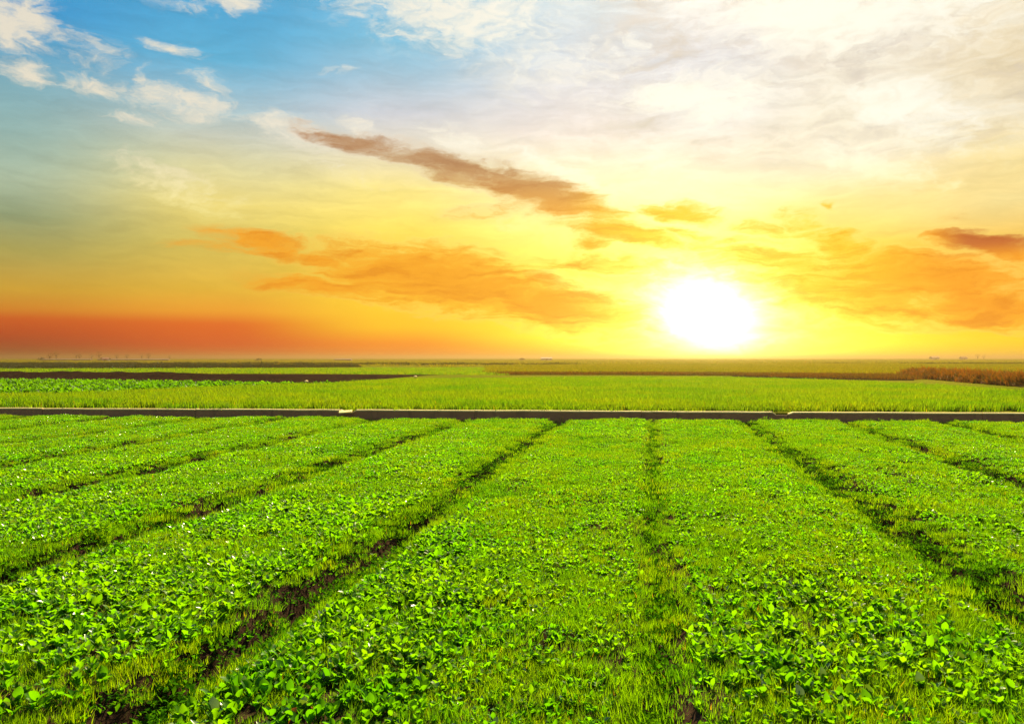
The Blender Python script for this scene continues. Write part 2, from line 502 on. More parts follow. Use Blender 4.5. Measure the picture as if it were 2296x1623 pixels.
# near bed surface
xs = np.arange(-27, 21.01, .08); ys = np.arange(-1.0, 1.001, 1 / 290.)
X, U = np.meshgrid(xs, (ys + 1) / 2)
yw = WALL_Y0 + WALL_SL * X + 0.10
Y = -2.0 + (yw + 2.0) * U ** .9
Z = bed_z(X, Y)
ny, nx = X.shape
V = np.stack([X.ravel(), Y.ravel(), Z.ravel()], 1)
I = np.arange(nx * ny).reshape(ny, nx)
F = np.stack([I[:-1, :-1].ravel(), I[:-1, 1:].ravel(), I[1:, 1:].ravel(), I[1:, :-1].ravel()], 1)
me = bpy.data.meshes.new('raised_beds')
me.vertices.add(len(V)); me.vertices.foreach_set('co', V.ravel())
me.loops.add(F.size); me.loops.foreach_set('vertex_index', F.ravel())
me.polygons.add(len(F)); me.polygons.foreach_set('loop_start', np.arange(0, F.size, 4))
me.update(calc_edges=True)
me.polygons.foreach_set('use_smooth', [True] * len(F))
me.materials.append(M['soil'])
link('raised_bed_soil', me, kind='structure', label='brown soil of the long raised beds and the furrows between them')

# the plain: one sheet to the horizon, a step where the channel wall stands
FARD = 4200.0
gx = [-FARD, -600, -120, -40, 0, 40, 120, 600, FARD]
rows = []
for yv, z in ((-400, -.32), (-40, -.32), (None, -.32), (None, FAR_Z - .004)):
    rows.append([(x, yv if yv is not None else (WALL_Y0 + WALL_SL * max(-60, min(60, x)) + .13), z) for x in gx])
for yv in (60, 150, 400, 1000, 2200, FARD):
    rows.append([(x, yv, FAR_Z - .004) for x in gx])
vv = [p for r in rows for p in r]
n_ = len(gx)
ff = [(j * n_ + i, j * n_ + i + 1, (j + 1) * n_ + i + 1, (j + 1) * n_ + i) for j in range(len(rows) - 1) for i in range(n_ - 1)]
link('ground', mesh('ground', vv, ff, M['plain']), kind='structure', label='flat green and brown farmland reaching to the horizon')


# ------------------------------------------------------------------ prototypes of leaves, plants and grass
def leaf_geo(L=.07, Wd=.03, pet=.35, up=55, bend=40, cup=.25, segs=6, fold=0.0):
    """a rounded leaf on a petiole growing from the origin towards +x"""
    v = []; f = []
    x = z = 0.0
    for i in range(segs + 1):
        t = i / segs
        an = R(up - bend * t * t)
        if i: x += L / segs * math.cos(an); z += L / segs * math.sin(an)
        if t < pet: w = Wd * .09
        else:
            q = (t - pet) / (1 - pet)
            w = Wd * .5 * max(.10, (math.sin(math.pi * q ** .8)) ** .65) if q < 1 else Wd * .06
        c = cup * w
        nxn, nzn = -math.sin(an), math.cos(an)
        tw = math.sin(t * 9 + fold) * w * .12
        v += [(x + nxn * (c + tw), w, z + nzn * (c + tw)), (x, 0, z), (x + nxn * (c - tw), -w, z + nzn * (c - tw))]
    for i in range(segs):
        a = i * 3
        f += [(a, a + 3, a + 4, a + 1), (a + 1, a + 4, a + 5, a + 2)]
    return np.array(v), f


def rotz(v, a):
    c, s = math.cos(a), math.sin(a)
    return np.stack([v[:, 0] * c - v[:, 1] * s, v[:, 0] * s + v[:, 1] * c, v[:, 2]], 1)


def plant_geo(seed, n, L, Wd, segs=4, pale=.12, old=0.0):
    r = random.Random(seed)
    V, Fc, Mi = [], [], []
    o = 0
    for i in range(n):
        v, f = leaf_geo(L * r.uniform(.6, 1.15), Wd * r.uniform(.75, 1.15), r.uniform(.25, .42), r.uniform(46, 88), r.uniform(5, 55), r.uniform(.2, .7), segs, r.uniform(0, 6))
        v = rotz(v, i * 2.4 + r.uniform(-.5, .5)) + np.array((r.uniform(-.006, .006), r.uniform(-.006, .006), -.004))
        V.append(v); Fc += [tuple(k + o for k in q) for q in f]; o += len(v)
        q = r.random()
        Mi += [1 if q < pale else (2 if q > 1 - old else 0)] * len(f)
    return np.concatenate(V), Fc, Mi


def tuft_geo(seed, n, size, h, w, lean=.5, segs=2, clump=0.0):
    r = random.Random(seed)
    V, Fc = [], []
    cl = [(r.uniform(-size, size) / 2, r.uniform(-size, size) / 2) for _ in range(9)]
    for i in range(n):
        if r.random() < clump:
            c = r.choice(cl); bx = c[0] + r.gauss(0, size * .05); by = c[1] + r.gauss(0, size * .05)
        else:
            bx = r.uniform(-.5, .5) * size; by = r.uniform(-.5, .5) * size
        a = r.uniform(0, 6.283); hh = h * r.uniform(.45, 1.15); ln = hh * lean * r.uniform(.1, 1.4)
        ww = w * r.uniform(.7, 1.3) / 2; fa = a + 1.57 + r.uniform(-.6, .6)
        cx, sx = math.cos(a), math.sin(a); px, py = math.cos(fa) * ww, math.sin(fa) * ww
        o = len(V)
        for j in range(segs):
            t = j / segs; q = ln * t * t; k = 1 - .35 * t
            V.append((bx + cx * q + px * k, by + sx * q + py * k, hh * t * (1 - .12 * t) - .012)); V.append((bx + cx * q - px * k, by + sx * q - py * k, hh * t * (1 - .12 * t) - .012))
        V.append((bx + cx * ln, by + sx * ln, hh * .88))
        for j in range(segs - 1):
            Fc.append((o + 2 * j, o + 2 * j + 1, o + 2 * j + 3, o + 2 * j + 2))
        Fc.append((o + 2 * segs - 2, o + 2 * segs - 1, o + 2 * segs))
    return np.array(V), Fc, [0] * len(Fc)


# one node group: prototypes and points live in the same mesh
def scatter_tree():
    t = bpy.data.node_groups.new('scatter', 'GeometryNodeTree')
    t.interface.new_socket('Geometry', in_out='INPUT', socket_type='NodeSocketGeometry')
    t.interface.new_socket('Geometry', in_out='OUTPUT', socket_type='NodeSocketGeometry')
    N = t.nodes; Lk = t.links

    def attr(name, dt):
        a = N.new('GeometryNodeInputNamedAttribute'); a.data_type = dt; a.inputs['Name'].default_value = name
        return a.outputs[0]
    gi = N.new('NodeGroupInput'); go = N.new('NodeGroupOutput')
    sepn = N.new('GeometryNodeSeparateGeometry'); sepn.domain = 'POINT'
    Lk.new(gi.outputs[0], sepn.inputs['Geometry'])
    cp = N.new('FunctionNodeCompare'); cp.data_type = 'INT'; cp.operation = 'GREATER_EQUAL'
    Lk.new(attr('proto', 'INT'), cp.inputs[2]); cp.inputs[3].default_value = 0
    Lk.new(cp.outputs[0], sepn.inputs['Selection'])
    sp = N.new('GeometryNodeSplitToInstances'); sp.domain = 'POINT'
    Lk.new(sepn.outputs[0], sp.inputs[0])
    Lk.new(attr('proto', 'INT'), sp.inputs['Group ID'])
    ip = N.new('GeometryNodeInstanceOnPoints')
    Lk.new(sepn.outputs[1], ip.inputs['Points'])
    Lk.new(sp.outputs[0], ip.inputs['Instance'])
    ip.inputs['Pick Instance'].default_value = True
    Lk.new(attr('pick', 'INT'), ip.inputs['Instance Index'])
    er = N.new('FunctionNodeEulerToRotation')
    Lk.new(attr('rot', 'FLOAT_VECTOR'), er.inputs[0])
    Lk.new(er.outputs[0], ip.inputs['Rotation'])
    Lk.new(attr('scl', 'FLOAT_VECTOR'), ip.inputs['Scale'])
    Lk.new(ip.outputs[0], go.inputs[0])
    return t


SCAT = scatter_tree()


def scatter(name, protos, pts, rot, scl, pick, mats, label, category):
    """one object of 'stuff': instances of small prototypes on many points"""
    V, F_, Mi, pid = [], [], [], []
    o = 0
    for k, (v, f, mi) in enumerate(protos):
        V.append(v); F_ += [tuple(i + o for i in q) for q in f]; Mi += mi; pid += [k] * len(v); o += len(v)
    n = len(pts)
    V.append(np.asarray(pts)); pid += [-1] * n
    V = np.concatenate(V)
    me = bpy.data.meshes.new(name)
    me.from_pydata(V.tolist(), [], F_)
    for m in mats: me.materials.append(m)
    me.polygons.foreach_set('material_index', Mi)
    def at(nm, ty, arr, key):
        a = me.attributes.new(nm, ty, 'POINT'); a.data.foreach_set(key, np.asarray(arr).ravel())
    at('proto', 'INT', np.array(pid, dtype=np.int32), 'value')
    pk = np.zeros(len(V), np.int32); pk[o:] = pick; at('pick', 'INT', pk, 'value')
    rr = np.zeros((len(V), 3), np.float32); rr[o:] = rot; at('rot', 'FLOAT_VECTOR', rr, 'vector')
    ss = np.ones((len(V), 3), np.float32); ss[o:] = scl; at('scl', 'FLOAT_VECTOR', ss, 'vector')
    me.polygons.foreach_set('use_smooth', [True] * len(me.polygons))
    me.update()
    ob = link(name, me, kind='stuff', label=label, category=category)
    md = ob.modifiers.new('scatter', 'NODES'); md.node_group = SCAT
    return ob


def rotations(n, tilt=.15):
    return np.stack([rng.normal(0, tilt, n), rng.normal(0, tilt, n), rng.uniform(0, 6.283, n)], 1)


def iso(s, hz=1.0):
    return np.stack([s, s, s * hz], 1)


def in_view(x, y, mx=1.5):
    return np.abs(x) < (.6428 * y + mx)


def cand(n, y0, y1, mx=1.5):
    """random points over the near beds, inside the view with a margin"""
    y = rng.uniform(y0, y1, n); x = rng.uniform(-1, 1, n) * (.6428 * y1 + mx)
    y = y
    ok = in_view(x, y, mx) & (y < WALL_Y0 + WALL_SL * x - .12)
    return x[ok], y[ok]


# ------------------------------------------------------------------ grass on the beds
near_t = [tuft_geo(10 + i, 260, .24, .030 + .009 * (i % 3), .0032, .8, 2, .35) for i in range(6)]
mid_t = [tuft_geo(30 + i, 230, .36, .030 + .008 * (i % 3), .0065, .9, 2, .3) for i in range(5)]
x, y = cand(9000, 2.7, 8.5)
d, k, s, t = fur_dist(x, y)
keep = rng.random(len(x)) < np.where(d < .10, .22, np.where(d < .30, .42, 1.0)) * (.55 + .6 * fbm(x * 1.2 + 9, y * 1.2, 3))
x, y, d = x[keep], y[keep], d[keep]
sz = rng.uniform(.7, 1.25, len(x)) * (.75 + .55 * fbm(x * .9, y * .9 + 77, 3)) * np.where(d < .4, 1.12, 1.0)
scatter('grass', near_t, np.stack([x, y, bed_z(x, y)], 1), rotations(len(x), .12), iso(sz), rng.integers(0, 6, len(x)),
        [M['grass']], 'short bright green grass covering the near beds and furrow sides', 'grass')
x, y = cand(26000, 8.2, 21.6, 3)
d, k, s, t = fur_dist(x, y)
keep = rng.random(len(x)) < np.where(d < .16, .06, np.where(d < .28, .4, 1.0)) * (.5 + .6 * fbm(x * .9 + 9, y * .9, 3))
x, y, d = x[keep], y[keep], d[keep]
sz = rng.uniform(.7, 1.2, len(x)) * (.8 + .5 * fbm(x * .9, y * .9 + 77, 3))
scatter('grass', mid_t, np.stack([x, y, bed_z(x, y)], 1), rotations(len(x), .12), iso(sz), rng.integers(0, 5, len(x)),
        [M['grass']], 'short yellow-green grass covering the far half of the beds', 'grass')
print('grass', len(x))

# small herbs lining the furrows, their green darkened to carry furrow shade
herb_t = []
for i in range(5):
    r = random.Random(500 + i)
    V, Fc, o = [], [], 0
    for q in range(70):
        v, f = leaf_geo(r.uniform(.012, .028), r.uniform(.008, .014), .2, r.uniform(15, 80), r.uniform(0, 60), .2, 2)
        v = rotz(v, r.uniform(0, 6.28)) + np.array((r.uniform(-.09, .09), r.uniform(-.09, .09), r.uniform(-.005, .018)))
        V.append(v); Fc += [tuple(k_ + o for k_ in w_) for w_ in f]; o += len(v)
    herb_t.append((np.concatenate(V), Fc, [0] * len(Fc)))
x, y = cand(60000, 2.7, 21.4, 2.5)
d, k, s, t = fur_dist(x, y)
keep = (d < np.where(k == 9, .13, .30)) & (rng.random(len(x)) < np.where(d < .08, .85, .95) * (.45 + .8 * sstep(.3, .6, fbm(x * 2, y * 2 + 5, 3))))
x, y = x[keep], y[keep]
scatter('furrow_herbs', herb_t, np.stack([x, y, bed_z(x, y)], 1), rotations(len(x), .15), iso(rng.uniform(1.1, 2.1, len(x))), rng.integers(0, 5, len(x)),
        [M['herb']], 'fine green herbs, darkened to carry shade, lining the furrows between the beds', 'herbs')
print('herbs', len(x))

# ------------------------------------------------------------------ leafy seedlings
def leaf_density(x, y):
    d, k, s, t = fur_dist(x, y)
    p = sstep(.30, .50, fbm(x * .55 + 3, y * .75 + 60, 4) + np.where(s < 0, .06, -.02))
    p2 = sstep(.36, .60, fbm(x * 2.2, y * 2.6, 3))
    edge = sstep(np.where(k == 9, .08, .18), np.where(k == 9, .24, .36), d)
    return (.55 + .45 * p) * (.45 + .55 * p2) * np.where((s > .02) & (y < 6.5), .8, 1.0) * (.02 + .98 * edge), k, s


def leaf_size(x, y):
    big = sstep(.35, .7, fbm(x * .6 + 90, y * .6 + 4, 3) + np.where(x < -.4, .14, -.02))
    return (.62 + .36 * big) * rng.uniform(.65, 1.25, len(x)) * (1.0 - .30 * sstep(8, 16, y))


small_p = [plant_geo(50 + i, 5 + i % 3, .075, .034, 4, .08, .0) for i in range(8)]
x, y = cand(420000, 2.7, 21.6, 2.0)
p, k, s = leaf_density(x, y)
keep = rng.random(len(x)) < p * np.where(y < 9, .95, 1.0)
x, y, k, s = x[keep], y[keep], k[keep], s[keep]
# thin the far ones, they are covered by the carpet
size = leaf_size(x, y)
z = bed_z(x, y) + .004
order = np.argsort(y - 1.2 * size + np.abs(x) * .1)
x, y, k, s, size, z = [q[order] for q in (x, y, k, s, size, z)]
vis = np.abs(x) < .6428 * y - .02
vis &= (z - CAM_H) / y > -.470
idx = np.where(vis)[0][:296]
mask = np.ones(len(x), bool); mask[idx] = False
print('plants', len(x))
scatter('leafy_crop', small_p, np.stack([x, y, z], 1)[mask], rotations(mask.sum(), .14), iso(size[mask]),
        rng.integers(0, 8, mask.sum()), [M['leaf'], M['leaf_sheen_tint'], M['leaf_old']],
        'low leafy seedlings with rounded leaves carpeting the beds', 'crop')

# the nearest seedlings, one by one
LV = {}
for kind, mat in (('leaf', M['leaf']), ('leaf_sheen_tint', M['leaf_sheen_tint']), ('leaf_old', M['leaf_old'])):
    LV[kind] = []
    for i in range(8):
        r = random.Random(200 + i)
        v, f = leaf_geo(.078 * r.uniform(.8, 1.1), .036 * r.uniform(.8, 1.15), r.uniform(.28, .4), 0, r.uniform(5, 50), r.uniform(.2, .6), 8, r.uniform(0, 6))
        LV[kind].append(mesh('leaf', v, f, mat, True))
cv, cf = [], []
for i in range(6):
    a = i * math.pi / 3
    cv.append((.004 * math.cos(a), .004 * math.sin(a), -.02))
for i in range(6):
    a = i * math.pi / 3
    cv.append((.0025 * math.cos(a), .0025 * math.sin(a), .008))
cf = [(i, (i + 1) % 6, 6 + (i + 1) % 6, 6 + i) for i in range(6)] + [tuple(range(6, 12))]
stem_me = mesh('stem', cv, cf, M['leaf'])


def bed_name(s):
    if s < -4.75: return 'bed beyond both broad left furrows'
    if s < -2.3: return 'bed left of the broad furrow'
    if s < 0: return 'bed left of the narrow furrow'
    if s < 2.3: return 'bed right of the narrow furrow'
    return 'outermost bed at the right'


for i in idx:
    r = random.Random(int(i) + 1000)
    n = r.randint(4, 7)
    npale = 0
    kinds = []
    for j in range(n):
        q = r.random()
        kd = 'leaf_sheen_tint' if q < .09 else ('leaf_old' if q > .9985 else 'leaf')
        kinds.append(kd)
    npale = kinds.count('leaf_sheen_tint')
    size_w = 'big' if size[i] > 1.15 else ('middling' if size[i] > .8 else 'small')
    look = 'one yellowed' if 'leaf_old' in kinds else ('all green' if npale == 0 else ('one pale' if npale == 1 else 'some pale'))
    band = 'nearest, ' if y[i] < 3.9 else ('farther, ' if y[i] > 4.5 else 'near, ')
    df = float(np.abs(s[i] - FUR_N).min())
    pos = 'edge of ' if df < .62 else 'middle of '
    lab = f"{size_w} seedling, {('four', 'five', 'six', 'seven')[n - 4]} leaves, {look}, {band}{pos}{bed_name(s[i])}"
    root = link('leafy_plant', stem_me, label=lab, category='plant', group='leafy seedlings in the near beds')
    root.location = (x[i], y[i], z[i]); root.scale = (size[i],) * 3
    root.rotation_euler = (r.gauss(0, .1), r.gauss(0, .1), r.uniform(0, 6.28))
    for j in range(n):
        lf = link('leaf', r.choice(LV[kinds[j]]), root)
        if kinds[j] != 'leaf': lf['label'] = 'leaf painted pale for sky sheen' if kinds[j] == 'leaf_sheen_tint' else 'yellowed leaf'
        lf.rotation_euler = (r.gauss(0, .15), -R(r.uniform(48, 86)), j * 2.4 + r.uniform(-.4, .4))
        q = r.uniform(.6, 1.15)
        lf.scale = (q, q * r.uniform(.85, 1.1), q)


# ------------------------------------------------------------------ the channel wall
def wall_pt(x): return WALL_Y0 + WALL_SL * x


def box_verts(x0, x1, y0, y1, z0, z1, slope=True, chamf=.0):
    v = []
    for xx in (x0, x1):
        b = wall_pt(xx) if slope else 0
        v += [(xx, b + y0, z0), (xx, b + y1, z0), (xx, b + y1, z1), (xx, b + y0, z1)]
    f = [(0, 1, 2, 3), (7, 6, 5, 4), (0, 4, 5, 1), (1, 5, 6, 2), (2, 6, 7, 3), (3, 7, 4, 0)]
    return v, f


wall = link('channel_wall', None, label='long low dark concrete irrigation channel wall with pale top edge, crossing behind the beds', category='wall')
wall.location = (0, 0, 0)
brk1 = G(783, 920, .2)[0]; brk2 = G(1740, 922, .2)[0]
edges = []
xq = -34.0
r = random.Random(5)
cuts = [-34]
while cuts[-1] < 30:
    cuts.append(cuts[-1] + r.uniform(3.6, 4.4))
cuts = [c for c in cuts if abs(c - brk1) > 1.5 and abs(c - brk2) > 1.5] + [brk1, brk2]
cuts.sort()
for a, b in zip(cuts[:-1], cuts[1:]):
    ga = .10 if a == brk1 else (.16 if a == brk2 else .006)
    gb = .12 if b == brk1 else (.16 if b == brk2 else .006)
    dzz = r.uniform(-.006, .006)
    ztop = .215 + dzz
    # facing panel with slightly bevelled ends, subdivided so that its top is not dead straight
    nseg = 8
    vs, fs, vc, fc = [], [], [], []
    for i in range(nseg + 1):
        xx = a + ga + (b - a - ga - gb) * (0, .025, .14, .3, .5, .7, .86, .975, 1)[i]
        wb = wall_pt(xx); jz = r.uniform(-.004, .004)
        drop = 0
        if i == 0 and ga > .05: drop = .05
        if i == nseg and gb > .05: drop = .05
        vs += [(xx, wb - .02, -.35), (xx, wb, ztop - .034 + jz - drop), (xx, wb + .11, ztop - .034 + jz - drop), (xx, wb + .11, -.35)]
        zt = ztop + jz - drop
        vc += [(xx, wb - .014, zt - .032), (xx, wb - .014, zt - .012), (xx, wb + .002, zt), (xx, wb + .09, zt + .002), (xx, wb + .09, zt - .032)]
    for i in range(nseg):
        o = i * 4
        fs += [(o + q, o + (q + 1) % 4, o + 4 + (q + 1) % 4, o + 4 + q) for q in range(4)]
        o = i * 5
        fc += [(o + q, o + (q + 1) % 5, o + 5 + (q + 1) % 5, o + 5 + q) for q in range(5)]
    fs += [(3, 2, 1, 0), tuple(nseg * 4 + q for q in range(4))]
    fc += [(4, 3, 2, 1, 0), tuple(nseg * 5 + q for q in range(5))]
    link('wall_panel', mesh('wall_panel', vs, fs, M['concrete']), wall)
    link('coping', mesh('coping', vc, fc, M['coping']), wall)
# rear earth shoulder behind the two gaps
for bx_, w_ in ((brk1, .14), (brk2, .18)):
    v, f = box_verts(bx_ - w_, bx_ + w_, .03, .10, -.35, .13)
    link('sluice_board', mesh('sluice_board', v, f, M['concrete']), wall, label='dark board closing a gap in the channel wall')
# broken slab lying in the first gap
sv_ = []
for (xx, zz) in ((-.17, -.018), (.17, -.018), (.17, .018), (-.17, .018)):
    sv_ += [(xx, -.09, zz), (xx, .09, zz)]
slab = link('broken_slab', mesh('broken_slab', sv_, [(0, 2, 3, 1), (2, 4, 5, 3), (4, 6, 7, 5), (6, 0, 1, 7), (0, 6, 4, 2), (1, 3, 5, 7)], M['coping']),
            label='short pale broken slab tilted in the left gap of the channel wall', category='slab')
pt = G(772, 924.5, .17)
slab.location = (pt[0] - .03, wall_pt(pt[0]) - .10, .165)
slab.rotation_euler = (R(12), R(-4), R(6))

# weeds growing against the wall, mostly at the right
n = 420
xw = np.concatenate([rng.uniform(-16, 16, n // 2), rng.uniform(6, 16, n - n // 2)])
yw_ = WALL_Y0 + WALL_SL * xw - rng.uniform(.04, .16, n)
wall_w = [tuft_geo(160 + i, 26, .22, .15, .006, .7, 3, .2) for i in range(4)]
scatter('wall_weeds', wall_w, np.stack([xw, yw_, np.full(n, -.12)], 1), rotations(n, .15), iso(rng.uniform(.5, 1.25, n)), rng.integers(0, 4, n), [M['grass']],
        'thin green weeds growing up the foot of the channel wall', 'weeds')

# clods on the beds by the wall
cl_v = [(math.cos(a) * rr, math.sin(a) * rr, zz) for zz, rr in ((0, .9), (.5, .8), (.85, .4)) for a in [q * math.pi / 3 for q in range(6)]] + [(0, 0, 1)]
cl_f = [(j * 6 + i, j * 6 + (i + 1) % 6, j * 6 + 6 + (i + 1) % 6, j * 6 + 6 + i) for j in range(2) for i in range(6)] + [(12 + i, 12 + (i + 1) % 6, 18) for i in range(6)]
clod_me = mesh('soil_clod', [(p[0] * random.uniform(.8, 1.2), p[1] * random.uniform(.8, 1.2), p[2]) for p in cl_v], cl_f, M['dark_soil'])
for (px, py, sz_, lb) in ((89, 950, .05, 'dark soil clod on the grassy bed nearest the wall, leftmost of the clods'),
                          (192, 946, .04, 'small dark soil clod close under the wall, left part of the beds'),
                          (792, 951, .06, 'dark soil clod on the bed end below the broken slab'),
                          (800, 1130, .05, 'dark clod on the bed left of the broad shaded furrow'),
                          (780, 1062, .05, 'small dark clod in the middle of the second bed from the narrow furrow'),):
    g = G(px, py, .0)
    o = link('soil_clod', clod_me, label=lb, category='clod', group='dark soil clods on the beds')
    o.location = (g[0], g[1], float(bed_z(np.array([g[0]]), np.array([g[1]]))[0]) + .02); o.scale = (sz_ * 1.4, sz_, sz_ * .9)
    o.rotation_euler = (0, 0, random.uniform(0, 6))

# ------------------------------------------------------------------ fields beyond the wall
def edge_back(x_over_y):
    """distance of the back edge of the first field as a function of direction"""
    u = x_over_y * FPX + HX
    xp = [-1500, 0, 330, 680, 930, 1150, 1400, 1700, 1900, 2050, 2296, 3600]
    yp = [846, 848, 851, 856, 846, 843, 841.5, 843, 849, 855, 868, 900]
    yy = np.interp(u, xp, yp)
    return (CAM_H - .46) * FPX / (yy - HY)


wheat_t = [tuft_geo(70 + i, 150,   .62, .19 + .03 * (i % 3), .016, .4, 2, .3) for i in range(5)]
n = 60000
y = np.sqrt(rng.uniform(21 ** 2, 56 ** 2, n)); x = rng.uniform(-1, 1, n) * (.6428 * y + 6)
eb = edge_back(x / y)
ok = (y > wall_pt(x) + .42) & (y < eb)
x, y, eb = x[ok], y[ok], eb[ok]
broad = (x / y * FPX + HX < 700 + 260 * (fbm(x * .1, y * .1, 2) - .5)) & (y > np.interp(x / y * FPX + HX, [0, 300, 700, 900], [27.5, 30, 37, 44]) + 3 * (fbm(x * .3, y * .3, 3) - .5))
sel = ~broad & (rng.random(len(x)) < .62)
xx, yy = x[sel], y[sel]
hs = .8 + .5 * fbm(xx * .12, yy * .12, 3)
hs = hs * np.where(yy < wall_pt(xx) + .8, .75, 1)
scatter('field_crop', wheat_t, np.stack([xx, yy, np.full(len(xx), FAR_Z)], 1), rotations(len(xx), .08), iso(rng.uniform(.8, 1.2, len(xx)), 1.0) * np.stack([np.ones(len(xx))] * 2 + [hs], 1),
        rng.integers(0, 5, len(xx)), [M['wheat']], 'even green grain crop in the field behind the channel wall', 'crop')
print('wheat', len(xx))
broad_p = [plant_geo(90 + i, 9, .30, .15, 4, .04, 0.0) for i in range(6)]
xx, yy = x[broad], y[broad]
sel = rng.random(len(xx)) < .5
xx, yy = xx[sel], yy[sel]
scatter('broadleaf_crop', broad_p, np.stack([xx, yy, np.full(len(xx), FAR_Z)], 1), rotations(len(xx), .1), iso(rng.uniform(.7, 1.15, len(xx))),
        rng.integers(0, 6, len(xx)), [M['broad'], M['broad'], M['leaf_old']], 'taller broad-leaved crop at the back left of the field behind the wall', 'crop')
print('broad', len(xx))


def strip(name, pts, z, mat, label, kind='structure', zlift=0.0):
    """a field as a sheet on the plain: corners given by where they are seen"""
    v = [tuple(G(px, py, z)) for px, py in pts]
    v = [(a, b, z) for a, b, c in v]
    nn = len(v) // 2
    f = [(i, i + 1, 2 * nn - 2 - i, 2 * nn - 1 - i) for i in range(nn - 1)]
    return link(name, mesh(name, v, f, mat), kind=kind, label=label)


def poly_scatter(name, protos, quad, n, z, mats, label, category, s0=.8, s1=1.3, hz=1.0):
    """tufts over an area seen between front and back edges: quad = list of (x, yfront, yback)"""
    xp = [q[0] for q in quad]; fr_ = [q[1] for q in quad]; bk = [q[2] for q in quad]
    u = rng.uniform(xp[0], xp[-1], n * 3)
    d0 = (CAM_H - z) * FPX / (np.interp(u, xp, fr_) - HY); d1 = (CAM_H - z) * FPX / (np.interp(u, xp, bk) - HY)
    w = (d1 ** 2 - d0 ** 2); w = np.clip(w, 0, None); keep = rng.random(n * 3) < w / w.max()
    u, d0, d1 = u[keep][:n], d0[keep][:n], d1[keep][:n]
    d = np.sqrt(rng.uniform(0, 1, len(u)) * (d1 ** 2 - d0 ** 2) + d0 ** 2)
    xx = (u - HX) / FPX * d
    return scatter(name, protos, np.stack([xx, d, np.full(len(u), z)], 1), rotations(len(u), .06), iso(rng.uniform(s0, s1, len(u)), hz),
                   rng.integers(0, len(protos), len(u)), mats, label, category)


# dark ploughed bank on the left
def mound(name, line, wdt, h, mat, label, seed, amp=.5, res=.5, kind='structure'):
    """lumpy bank along a line of world points (x, y)"""
    L = np.array(line); segl = np.hypot(*np.diff(L, axis=0).T); tot = segl.sum(); cum = np.concatenate([[0], np.cumsum(segl)])
    nu = int(tot / res) + 1; nv = 11
    V = []
    for i in range(nu):
        q = tot * i / (nu - 1); px = np.interp(q, cum, L[:, 0]); py = np.interp(q, cum, L[:, 1])
        taper = min(1, i / 12, (nu - 1 - i) / (nu * .35))
        for j in range(nv):
            t = j / (nv - 1) * 2 - 1
            nn = float(fbm(np.array([px * 1.1 + seed]), np.array([(py + t * 3) * 1.1]), 4)[0])
            wv = wdt * (.3 + .7 * taper)
            V.append((px + (nn - .5) * .2, py + t * wv, FAR_Z - .03 + h * taper * (1 - t * t) * (1 - amp + 2 * amp * nn)))
    Fc = [(i * nv + j, (i + 1) * nv + j, (i + 1) * nv + j + 1, i * nv + j + 1) for i in range(nu - 1) for j in range(nv - 1)]
    return link(name, mesh(name, V, Fc, mat, False), kind=kind, label=label)


strip('ploughed_soil', [(-1400, 862), (0, 862), (700, 862), (960, 841.5), (990, 840.5), (700, 838.5), (0, 836.5), (-1400, 832)], FAR_Z, M['dark_soil'],
      'strip of bare dark ploughed soil behind the left half of the field')
ln = [G(px, py, FAR_Z)[:2] for px, py in ((-900, 843), (0, 843), (300, 844), (640, 848), (860, 845), (985, 840.8))]
mound('soil_bank', ln, 3.0, .34, M['dark_soil'], 'lumpy dark soil bank behind the broad-leaved crop', 3)
# pale stones on the bank
stone_me = mesh('stone', [(p[0] * random.uniform(.8, 1.2), p[1] * random.uniform(.8, 1.2), p[2] * .7) for p in cl_v], cl_f, M['coping'])
for px, py, sz_, lb in ((697, 853, .14, 'pale stone at the foot of the dark soil bank, nearer of the two'), (935, 843, .16, 'pale stone at the thin right end of the dark soil bank')):
    g = G(px, py, FAR_Z + .1)
    o = link('stone', stone_me, label=lb, category='stone', group='pale stones by the soil bank'); o.location = (g[0], g[1] - 1.0, FAR_Z + .05); o.scale = (sz_, sz_, sz_)

big_t = [tuft_geo(110 + i, 110, 1.5, .42, .05, .3, 1, .2) for i in range(4)]
huge_t = [tuft_geo(120 + i, 90, 4.0, .6, .14, .3, 1, .2) for i in range(3)]
poly_scatter('field_crop', big_t, [(-900, 837.5, 828), (0, 837.5, 829), (700, 838, 827), (1130, 841, 826)], 9000, FAR_Z, [M['wheat']], 'thin bright green crop strip behind the dark soil bank', 'crop', .7, 1.1, .45)
poly_scatter('field_crop', big_t, [(-900, 829, 817), (0, 828, 817), (350, 827, 818), (620, 824.5, 820.5), (800, 823, 821.5)], 9000, FAR_Z, [M['dark_green']], 'dark green crop belt beyond the thin bright strip, left side', 'crop', .8, 1.3, .9)
poly_scatter('field_crop', big_t, [(1100, 839, 822), (1500, 839, 818), (1750, 840, 816), (2040, 846, 816), (2060, 838, 816)], 16000, FAR_Z, [M['far_green']], 'olive green crop field behind the grain, right of the middle', 'crop', .8, 1.2, .8)
poly_scatter('reeds', big_t, [(1115, 840.5, 839), (1400, 840.5, 839), (1650, 842, 840), (1900, 848, 843), (2045, 851, 840), (2062, 846, 838)], 2200, FAR_Z, [M['brown_reed']], 'brown stalky front edge of the olive green field', 'reeds', .55, .9, .8)
poly_scatter('field_crop', big_t, [(2050, 836, 818), (2296, 850, 818), (3000, 870, 818)], 7000, FAR_Z, [M['far_green']], 'green field behind the dry reddish reeds at the right', 'crop', .8, 1.2, .7)
